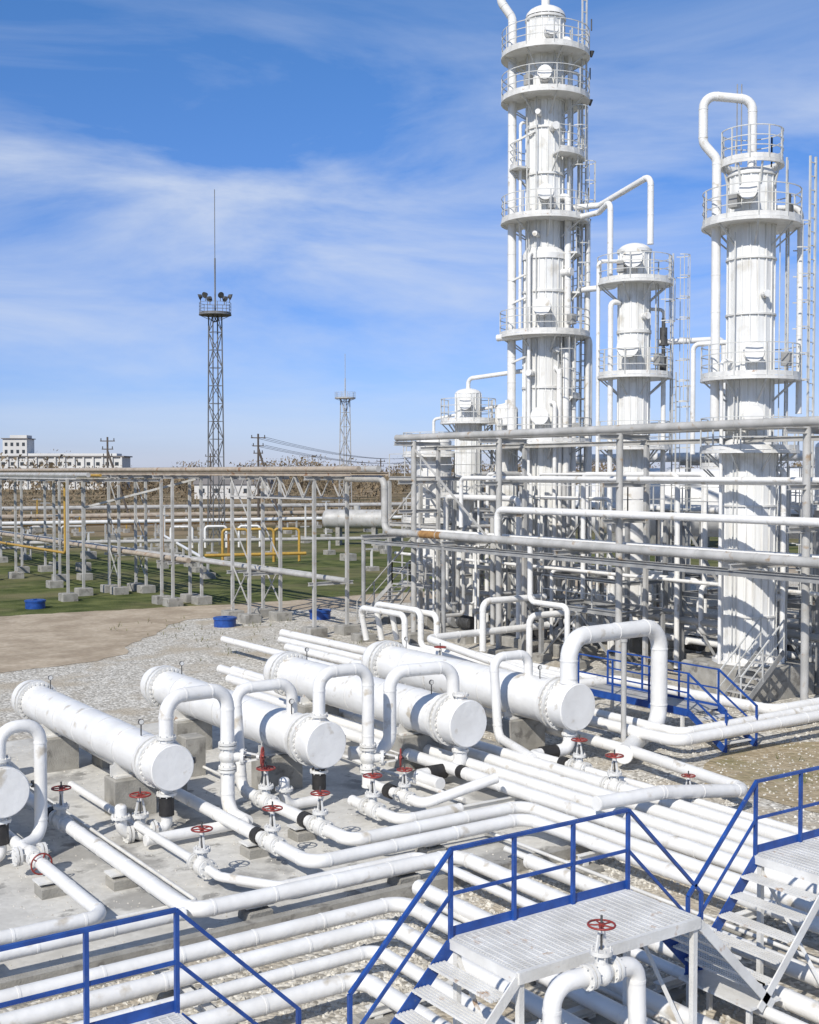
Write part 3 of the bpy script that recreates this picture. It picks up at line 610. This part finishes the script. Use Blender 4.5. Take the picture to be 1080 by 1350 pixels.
for q in (0,.28): mb.bar((p.x+q,p.y,1),(p.x+q,p.y,17.6),.06,.06,PALE)
z=1.2
while z<17.4: mb.bar((p.x,p.y,z),(p.x+.28,p.y,z+.0),.03,.03,PALE); z+=.45
for q in (.5,.7): mb.cyl((cx-q*.6,cy+q*.4,17.3),(cx-q*.6,cy+q*.4,19.9),.02,GREY,6)
for k,a in enumerate((188,196,290)): p=pol(cx,cy,.95,a,0); mb.cyl((p.x,p.y,1),(p.x,p.y,(15,10,15)[k]),.022,PALE,6)
for a,z in ((285,10.5),(195,15.5)): jbox(mb,cx,cy,1.25,a,z+.2)
mb.obj('distillation_column')
a=pol(cx,cy,1.15,L_,0);b=pol(cx,cy,1.6,L_,0)
P('overhead_pipe',([(a.x,a.y,8.9),(a.x,a.y,17.5),(b.x,b.y,18.0),(b.x,b.y,19.55),(cx,cy,19.4),(cx,cy,17.1)],.15))
P('riser_pipe',vert(325,1.6,9.2,15.9,.1,1)); P('riser_pipe',vert(300,1.1,1,7.4,.09,1)); P('riser_pipe',vert(172,1.2,1,10.9,.06,1))
mb=MB(); p=pol(cx,cy,1.2,320,15.5); mb.cyl(p,p+V((0,0,.5)),.13,DARK,12); mb.cyl(p+V((0,0,.5)),p+V((0,0,.85)),.06,DARK,8); mb.cyl(p+V((0,0,.2)),p+V((-.35,.2,.2)),.08,DARK,8); mb.obj('relief_valve')
def vessel(cx,cy,r,z0,z1,plats,rib=True):
    mb=MB(); mb.block(cx,cy,-.1,2*r+1,2*r+1,.7,CONC)
    if z0>1.5:
        for k in range(4): p=pol(cx,cy,r*.9,k*90+30,0); mb.bar((p.x,p.y,.5),(p.x,p.y,z0+.3),.16,.16,WHITE2)
        mb.dome((cx,cy,z0),(0,0,-1),r,r*.5,WHITE,28)
    else: mb.lathe((cx,cy,.58),(0,0,1),[(0,r*1.2),(.08,r*1.2),(.08,r),(z0,r)],WHITE,28)
    if rib: mb.ribbed(cx,cy,z0,z1,r,CLAD,16,.03)
    else: mb.lathe((cx,cy,z0),(0,0,1),[(0,r),(z1-z0,r)],WHITE,30)
    mb.dome((cx,cy,z1),(0,0,1),r*1.02,r*.42,WHITE,28)
    for z,ro in plats: mb.ringplat(cx,cy,z,r,ro,100,400,WHITE2)
    nozzle(mb,cx,cy,z1-.5,225,r,.45,.25); nozzle(mb,cx,cy,z0+1,240,r,.3,.15)
    p=pol(cx,cy,r+.5,330,0); mb.ladder(p.x,p.y,.5,z1-.3,330,WHITE2)
    mb.obj('process_vessel')
vessel(34.3,44.6,.6,1,10.9,((9.6,1.3),(6.2,1.4)),True); vessel(34.0,46.9,.85,3,8.7,((8.1,1.5),(5.0,1.5)),False); vessel(35.6,43.4,.5,1,10.2,((8.4,1.2),),True); vessel(38.5,32.5,.6,1,9,((7.5,1.4),)); vessel(39,28,.9,2.5,8.2,((6,1.8),),False)
def frame(x0,x1,y0,y1,levels,nx,ny,mt,rail=True,name='service_structure'):
    mb=MB(); xs=[x0+(x1-x0)*i/nx for i in range(nx+1)]; ys=[y0+(y1-y0)*i/ny for i in range(ny+1)]
    zt=levels[-1]
    for x in xs:
        for y in ys: mb.bar((x,y,0),(x,y,zt-.12),.15,.15,mt); mb.block(x,y,-.05,.6,.6,.35,CONC)
    for z in levels:
        for x in xs: mb.ibeam((x,y0,z),(x,y1,z),.13,.18,mt)
        for y in ys: mb.ibeam((x0,y,z-.012),(x1,y,z-.012),.13,.17,mt)
    zp=0
    for z in levels:
        for i in range(ny):
            if i%2==0: mb.bar((x0,ys[i],zp+.2),(x0,ys[i+1],z-.1),.07,.07,mt)
            else: mb.bar((x0,ys[i+1],zp+.2),(x0,ys[i],z-.1),.07,.07,mt)
        zp=z
    if rail: mb.rail([(x1,y0,zt+.1),(x0,y0,zt+.1),(x0,y1,zt+.1)],1.05,PALE,1.3,.04)
    mb.obj(name)
frame(33.6,37.8,33.6,43.2,[3.0,5.6],2,4,GREY)
frame(32.6,36.2,43.4,48.6,[2.6,4.8,7.0],1,2,LGREY)
frame(33.8,38.5,25,31,[2.8,5.6],2,3,GREY)
frame(30.8,33.0,31.2,35.4,[2.2],1,2,GREY,True,'pipe_table')
random.seed(21)
for i in range(40):
    x=random.uniform(31.2,38); y=random.uniform(23,48); r=random.choice((.05,.06,.08,.1,.12))
    z1=random.choice((2.2,3.2,4.0,5.0,6.2,7.2)); z2=random.uniform(.5,1.5)
    dx,dy=random.choice(((2.2,0),(0,3.0),(0,-3.0),(-1.6,0),(0,5)))
    e=random.choice((-1,1)); m_=random.choice((WHITE,WHITE,LGREY))
    if abs(x-32)<1.3 and abs(y-26.4)<1.6 or (x+dx<33.4 and y+dy<30) or (x<33.2 and y<30): continue
    P('process_pipe',([(x,y,.1),(x,y,z1),(x+dx,y+dy,z1),(x+dx,y+dy,z2),(x+dx+e,y+dy,z2)],r,m_))
for i in range(8):
    z=random.uniform(1,3.4); x=33.2+i*.5; P('process_pipe',([(x,22,z),(x,49,z)],random.choice((.07,.1,.13)),random.choice((WHITE,LGREY))))
for x,y in ((32.2,38),(32.4,35.5),(34.6,38.8),(34.8,31.6),(36,28.4),(31.6,41.5)):
    mb=MB(); mb.block(x,y,-.05,1.1,1.9,.55,CONC); mb.cyl((x,y-.7,.85),(x,y+.1,.85),.26,DARK,16)
    for k in range(6): mb.lathe((x,y-.6+k*.1,.85),(0,1,0),[(0,.26),(0,.29),(.02,.29),(.02,.26)],DARK,16)
    mb.cyl((x,y+.1,.85),(x,y+.45,.85),.08,GREY,10); mb.cyl((x,y+.42,.85),(x,y+.7,.85),.3,GREY,18); mb.cyl((x,y+.55,1.1),(x,y+.55,1.6),.1,GREY,12); mb.flange((x,y+.55,1.6),(0,0,1),.18,GREY); mb.obj('process_pump')
P('process_pipe',([(34.3,44.6,11.1),(34.3,44.6,11.6),(35.2,42.0,11.8),(35.4,41.5,11.8)],.1),([(34.0,46.9,9.1),(34.0,46.9,9.8),(35.6,43.4,10.4),(35.6,43.4,10.6)],.07))
P('process_pipe',([(36.9,35.2,12.6),(39.5,34,12.8),(39.5,34,8)],.12),([(38,31.5,12.4),(37.2,33.6,12.4),(37.2,33.6,8)],.1))
for k in range(3):
    x=26.6+k*.55; y=38.6-k*.3; P('process_pipe',([(x,y-9,.5),(x,y,.5),(x,y,1.75+.15*(k%2)),(x,y+3.2,1.75+.15*(k%2)),(x+.3,y+3.2,.4)],.12))
P('process_pipe',([(28.4,36,.5),(28.4,36,2.4),(31.5,36,2.4)],.13),([(29,34,.5),(29,34,2.0),(34,34,2.0)],.12),([(25.8,27.5,.4),(25.8,36,1.2),(32,36.4,1.2)],.14))
P('process_pipe',([(28.6,31.5,.5),(28.6,31.5,2.6),(28.6,33.5,2.6),(28.6,33.5,4.6)],.1))
mb=MB(); mb.cyl((21.9,22.0,0),(21.9,22.0,3.0),.07,LGREY,10); mb.cyl((21.9,22,3),(21.9,22,3.06),.09,LGREY,10); mb.obj('stand_post')
mb=MB()
for x in (31.0,32.0):
    mb.bar((x,46,2.2),(x,49,.1),.03,.18,LGREY); mb.rail([(x,46,2.2),(x,49,.1)],1.0,LGREY,1.5,.05)
    mb.rail([(x,43.5,2.2),(x,46,2.2)],1.0,LGREY,1.3,.05)
for k in range(1,9): mb.bar((31,46+k*.33,2.2-k*.233),(32,46+k*.33,2.2-k*.233),.24,.03,LGREY)
mb.bar((31.5,43.5,2.18),(31.5,46,2.18),1.0,.05,LGREY); mb.obj('access_stair')
mb=MB()
for y in (24.2,25.1):
    mb.bar((29.0,y,0.1),(31.0,y,1.7),.03,.18,GREY); mb.rail([(29.0,y,.1),(31.0,y,1.7)],1.0,PALE,1.2,.045)
for k in range(1,8): mb.bar((29+k*.26,24.2,.1+k*.205),(29+k*.26,25.1,.1+k*.205),.22,.03,LGREY)
mb.obj('access_stair')
mb=MB()
for y in (10,20,30,40,50):
    for x in (44,46.5): mb.bar((x,y,0),(x,y,7.8),.2,.2,LGREY)
    for z in (5.2,7.7): mb.ibeam((43.4,y,z),(47.1,y,z),.16,.2,LGREY)
for k,x in enumerate((43.8,44.6,45.4,46.2)):
    mb.pipe([(x,5,5.5),(x,52,5.5)],.16,WHITE,10,bands=0); mb.pipe([(x,5,8.0),(x,52,8.0)],.14 if k%2 else .22,WHITE,10,bands=0)
mb.obj('pipe_rack')
# ------------------------------------------------------------------ lattice towers, poles, buildings, trees
def tower(x,y,H,wb,wt,mast,m,lights=True,t=.1,wp=1.1):
    mb=MB(); c=[]
    for z,w in ((0,wb),(H,wt)): c.append([V((x+a*w/2,y+b*w/2,z)) for a,b in ((-1,-1),(1,-1),(1,1),(-1,1))])
    n=int(H/(wb*1.35))
    for k in range(4): mb.bar(c[0][k],c[1][k],t,t,m)
    for i in range(n):
        f0,f1=i/n,(i+1)/n
        for k in range(4):
            k2=(k+1)%4; a=c[0][k].lerp(c[1][k],f0);b=c[0][k2].lerp(c[1][k2],f1); d=c[0][k2].lerp(c[1][k2],f0); e=c[0][k].lerp(c[1][k],f1)
            if (i+k)%2: mb.bar(a,b,t*.6,t*.6,m)
            else: mb.bar(d,e,t*.6,t*.6,m)
            mb.bar(e,b,t*.5,t*.5,m)
    mb.ringplat(x,y,H,.05,wp*1.45,0,360,m,1.1,m)
    mb.cyl((x,y,H),(x,y,H+mast*.45),t*.8,m,8); mb.cyl((x,y,H+mast*.45),(x,y,H+mast),t*.35,m,6)
    if lights:
        for k in range(6):
            p=pol(x,y,wp*1.3,k*60+25,H+1.1); d=V((math.cos(R(k*60+25)),math.sin(R(k*60+25)),-.4)).normalized()
            mb.cyl(p,p+V((0,0,.45)),.04,m,6); q=p+V((0,0,.65)); mb.cyl(q-d*.15,q+d*.18,.16,DARK,12,.32)
    mb.obj('lattice_tower')
tower(52.8,109.5,22.8,1.25,.95,12.2,TOWER,True,.10); tower(116,187.3,20.6,1.7,1.2,8,LGREY,False,.13,1.3)
def upole(x,y,H,ang,brace=True):
    mb=MB(); mb.cyl((x,y,0),(x,y,H),.17,WOOD,8,.12); d=V((math.cos(R(ang)),math.sin(R(ang)),0)); p=V((x,y,0))
    if brace: mb.cyl(p+d*3.2,p+V((0,0,H*.85)),.14,WOOD,8)
    for z,w in ((H-.5,.9),(H-1.5,.7),(H-2.4,.6)):
        mb.bar(p-d*w+V((0,0,z)),p+d*w+V((0,0,z)),.12,.12,WOOD)
        for q in (-w+.1,0,w-.1): mb.cyl(p+d*q+V((0,0,z)),p+d*q+V((0,0,z+.35)),.06,DARK,6)
    mb.obj('utility_pole')
upole(55,144.5,11.6,-35); upole(70.3,133.9,12.0,-35); upole(191.7,268.6,12,-20,False); upole(92,193,10.5,-35,False); upole(140,212,10,-20,False)
mb=MB()
for (a,b) in (((70.3,133.9,11.6),(191.7,268.6,11.6)),):
    for q in (-.8,0,.8):
        for zz in (0,-1.0):
            A=V(a)+V((.82*q,-.57*q,zz));B=V(b)+V((.82*q,-.57*q,zz)); pts=[A.lerp(B,k/12)-V((0,0,4*1.6*(k/12)*(1-k/12))) for k in range(13)]; mb.sweep(pts,.025,DARK,4)
mb.obj('power_line')
def local(cx,cy,ang):
    c,s=math.cos(R(ang)),math.sin(R(ang)); return lambda u,w,z:(cx+u*c-w*s,cy+u*s+w*c,z)
AG=-34.8; T=local(166,495,AG); mb=MB()
def lb(u,w,z,sx,sy,h,m,ch=.05):
    p=T(u,w,0); mb.block(p[0],p[1],z,sx,sy,h,m,ch,R(AG))
lb(0,6,0,56,14,13.4,BLDG); lb(0,6,13.4,57.5,15.5,.5,ROOF); lb(0,6,13.9,50,9,1.0,BLDG)
for k in range(15): lb(-27+k*3.9,-1.35,0,.7,.7,13.3,BLDG)
for k in range(14):
    for r_ in range(3): lb(-25.1+k*3.9,-1.04,2.5+r_*3.7,1.5,.1,1.4,GLASS,.02)
lb(-17,6,13.9,10,10,7.0,BLDG); lb(-16,6,20.9,7,7,1.6,BLDG); lb(-17,6,20.9,11,11,.35,ROOF)
for k in range(4):
    for r_ in range(2): lb(-20.6+k*2.4,.94,15.0+r_*3.0,1.1,.12,1.4,GLASS,.02)
mb.obj('grain_elevator')
def shed(x,y,L,W,H,ang):
    T=local(x,y,ang); mb=MB(); mb.block(x,y,0,L,W,H,BLDG,.05,R(ang))
    e=.4; vs=[T(-L/2-e,-W/2-e,H-.1),T(L/2+e,-W/2-e,H-.1),T(L/2+e,W/2+e,H-.1),T(-L/2-e,W/2+e,H-.1),T(-L/2-e,0,H+W*.22),T(L/2+e,0,H+W*.22)]
    mb.add(vs,[(0,1,5,4),(3,4,5,2),(0,4,3),(1,2,5),(0,3,2,1)],ROOF,False)
    n=int(L/4)
    for k in range(n): p=T(-L/2+2+k*4,-W/2-.03,0); mb.block(p[0],p[1],H*.4,1.5,.1,H*.3,GLASS,.02,R(ang))
    mb.obj('industrial_shed')
shed(150,300,20,10,4,-34); shed(300,180,40,14,7,-45); shed(330,150,30,12,6,-50); shed(230,170,24,10,5,-40)
def brush(name,n,fn,tris,m):
    mb=MB(); vs=[];fs=[]
    for i in range(n):
        x,y,h,w,s0=fn()
        if h<=0: continue
        if h>3: mb.cyl((x,y,0),(x,y,h*.6),.16,m,4,.06)
        for k in range(tris):
            q=V((random.gauss(0,.34)*w,random.gauss(0,.34)*w,h*(.08+.9*random.random()**1.1)))
            p=V((x,y,0))+q; s=random.uniform(.4,1)*s0; o=len(vs)
            for j in range(3): vs.append(p+V((random.uniform(-s,s),random.uniform(-s,s),random.uniform(-s,s)*1.3)))
            fs.append((o,o+1,o+2))
    mb.add(vs,fs,m,False); mb.obj(name)
random.seed(5)
def far():
    a=R(random.uniform(24,90)); d=random.uniform(330,640); x,y=d*math.cos(a),d*math.sin(a)
    g=noise.noise(V((a*9,0,0)))+.5*noise.noise(V((a*31,4,0)))
    h=random.uniform(7,11)*(1+g*.8)*d/460
    if math.hypot(x-166,y-495)<60 and d<530: h=0
    return x,y,h,h*random.uniform(.6,1.0),.85
brush('distant_trees',900,far,95,TWIG)
def shr():
    a=R(random.uniform(24,90)); d=random.uniform(150,330); h=random.uniform(1,3)
    return d*math.cos(a),d*math.sin(a),h,h*1.6,.4
brush('dry_shrubs',500,shr,30,TWIG)
# dry weeds on the soil patch and yard edge
random.seed(9); mb=MB(); vs=[];fs=[]
for i in range(3200):
    x,y=(U(22,33),U(10,20)) if i%2 else (U(19.9,30),U(28,56))
    if noise.noise(V((x*.7,y*.7,8)))<.12: continue
    h=U(.05,.22)
    for k in range(4):
        a=U(0,6.28); dx,dy=math.cos(a)*h*.5,math.sin(a)*h*.5; o=len(vs)
        vs+=[(x-dy*.12,y+dx*.12,.02),(x+dy*.12,y-dx*.12,.02),(x+dx,y+dy,.02+h)]; fs.append((o,o+1,o+2))
WEED=mat('dry_weed',(.20,.19,.08),(.11,.12,.04),.9,0,1)
mb.add(vs,fs,WEED,False); mb.obj('dry_weeds')
# ------------------------------------------------------------------ camera, sun, sky
cam=bpy.data.cameras.new('camera'); co=bpy.data.objects.new('camera',cam); sc.collection.objects.link(co)
co.location=(0,0,7.3); co.rotation_euler=(R(90-1.897),0,R(-34.8)); cam.sensor_fit='HORIZONTAL'; cam.sensor_width=36; cam.lens=53.33; cam.clip_end=9000; cam.clip_start=.1
sc.camera=co
el=R(39); sx,sy=-.86,-.51; n=math.hypot(sx,sy); sv=V((sx/n*math.cos(el),sy/n*math.cos(el),math.sin(el)))
sl=bpy.data.lights.new('sun','SUN'); sl.energy=4.5; sl.angle=R(.53); sl.color=(1,.95,.865); so=bpy.data.objects.new('sun',sl); sc.collection.objects.link(so)
so.rotation_euler=sv.to_track_quat('Z','Y').to_euler(); so.location=(0,0,60)
w=bpy.data.worlds.new('World'); sc.world=w; w.use_nodes=True; N=w.node_tree.nodes; L=w.node_tree.links
bg=N['Background']; bg.inputs['Strength'].default_value=.11
sky=N.new('ShaderNodeTexSky'); sky.sky_type='NISHITA'; sky.sun_disc=False; sky.sun_elevation=el; sky.sun_rotation=math.atan2(sx,sy)
sky.air_density=1.0; sky.dust_density=.3; sky.ozone_density=3.0
tc=N.new('ShaderNodeTexCoord'); sep=N.new('ShaderNodeSeparateXYZ'); L.new(tc.outputs['Generated'],sep.inputs[0])
rp=N.new('ShaderNodeValToRGB'); e=rp.color_ramp.elements; e[0].position=0;e[0].color=(.66,.74,1.22,1); e[1].position=.36; e[1].color=(.50,.84,1.22,1); x=e.new(.13); x.color=(.52,.68,1.12,1); x=e.new(.7); x.color=(.9,.95,1,1)
L.new(sep.outputs['Z'],rp.inputs['Fac'])
mu=N.new('ShaderNodeMixRGB'); mu.blend_type='MULTIPLY'; mu.inputs['Fac'].default_value=1; L.new(sky.outputs[0],mu.inputs['Color1']); L.new(rp.outputs[0],mu.inputs['Color2'])
mp=N.new('ShaderNodeMapping'); mp.inputs['Scale'].default_value=(1.6,1.6,7.0); mp.inputs['Location'].default_value=(.3,1.2,.4); mp.inputs['Rotation'].default_value=(0,R(4),0); L.new(tc.outputs['Generated'],mp.inputs['Vector'])
n1=N.new('ShaderNodeTexNoise'); n1.inputs['Scale'].default_value=1.7; n1.inputs['Detail'].default_value=10; n1.inputs['Roughness'].default_value=.58; n1.inputs['Distortion'].default_value=.45; L.new(mp.outputs[0],n1.inputs['Vector'])
cr=N.new('ShaderNodeValToRGB'); cr.color_ramp.elements[0].position=.40; cr.color_ramp.elements[1].position=.70; L.new(n1.outputs['Fac'],cr.inputs['Fac'])
er=N.new('ShaderNodeValToRGB'); e=er.color_ramp.elements; e[0].position=0; e[0].color=(.45,.45,.45,1); e[1].position=.36; e[1].color=(.22,.22,.22,1)
for p_,v_ in ((.10,.6),(.17,.8),(.24,.85),(.29,.5)): q=e.new(p_); q.color=(v_,v_,v_,1)
L.new(sep.outputs['Z'],er.inputs['Fac'])
mm=N.new('ShaderNodeMath'); mm.operation='MULTIPLY'; L.new(cr.outputs[0],mm.inputs[0]); L.new(er.outputs[0],mm.inputs[1])
mc=N.new('ShaderNodeMixRGB'); mc.inputs['Color2'].default_value=(6.0,6.7,8.0,1); L.new(mm.outputs[0],mc.inputs['Fac']); L.new(mu.outputs[0],mc.inputs['Color1'])
L.new(mc.outputs[0],bg.inputs['Color'])
sc.view_settings.view_transform='Standard'; sc.view_settings.look='None'; sc.view_settings.exposure=0; sc.view_settings.gamma=1
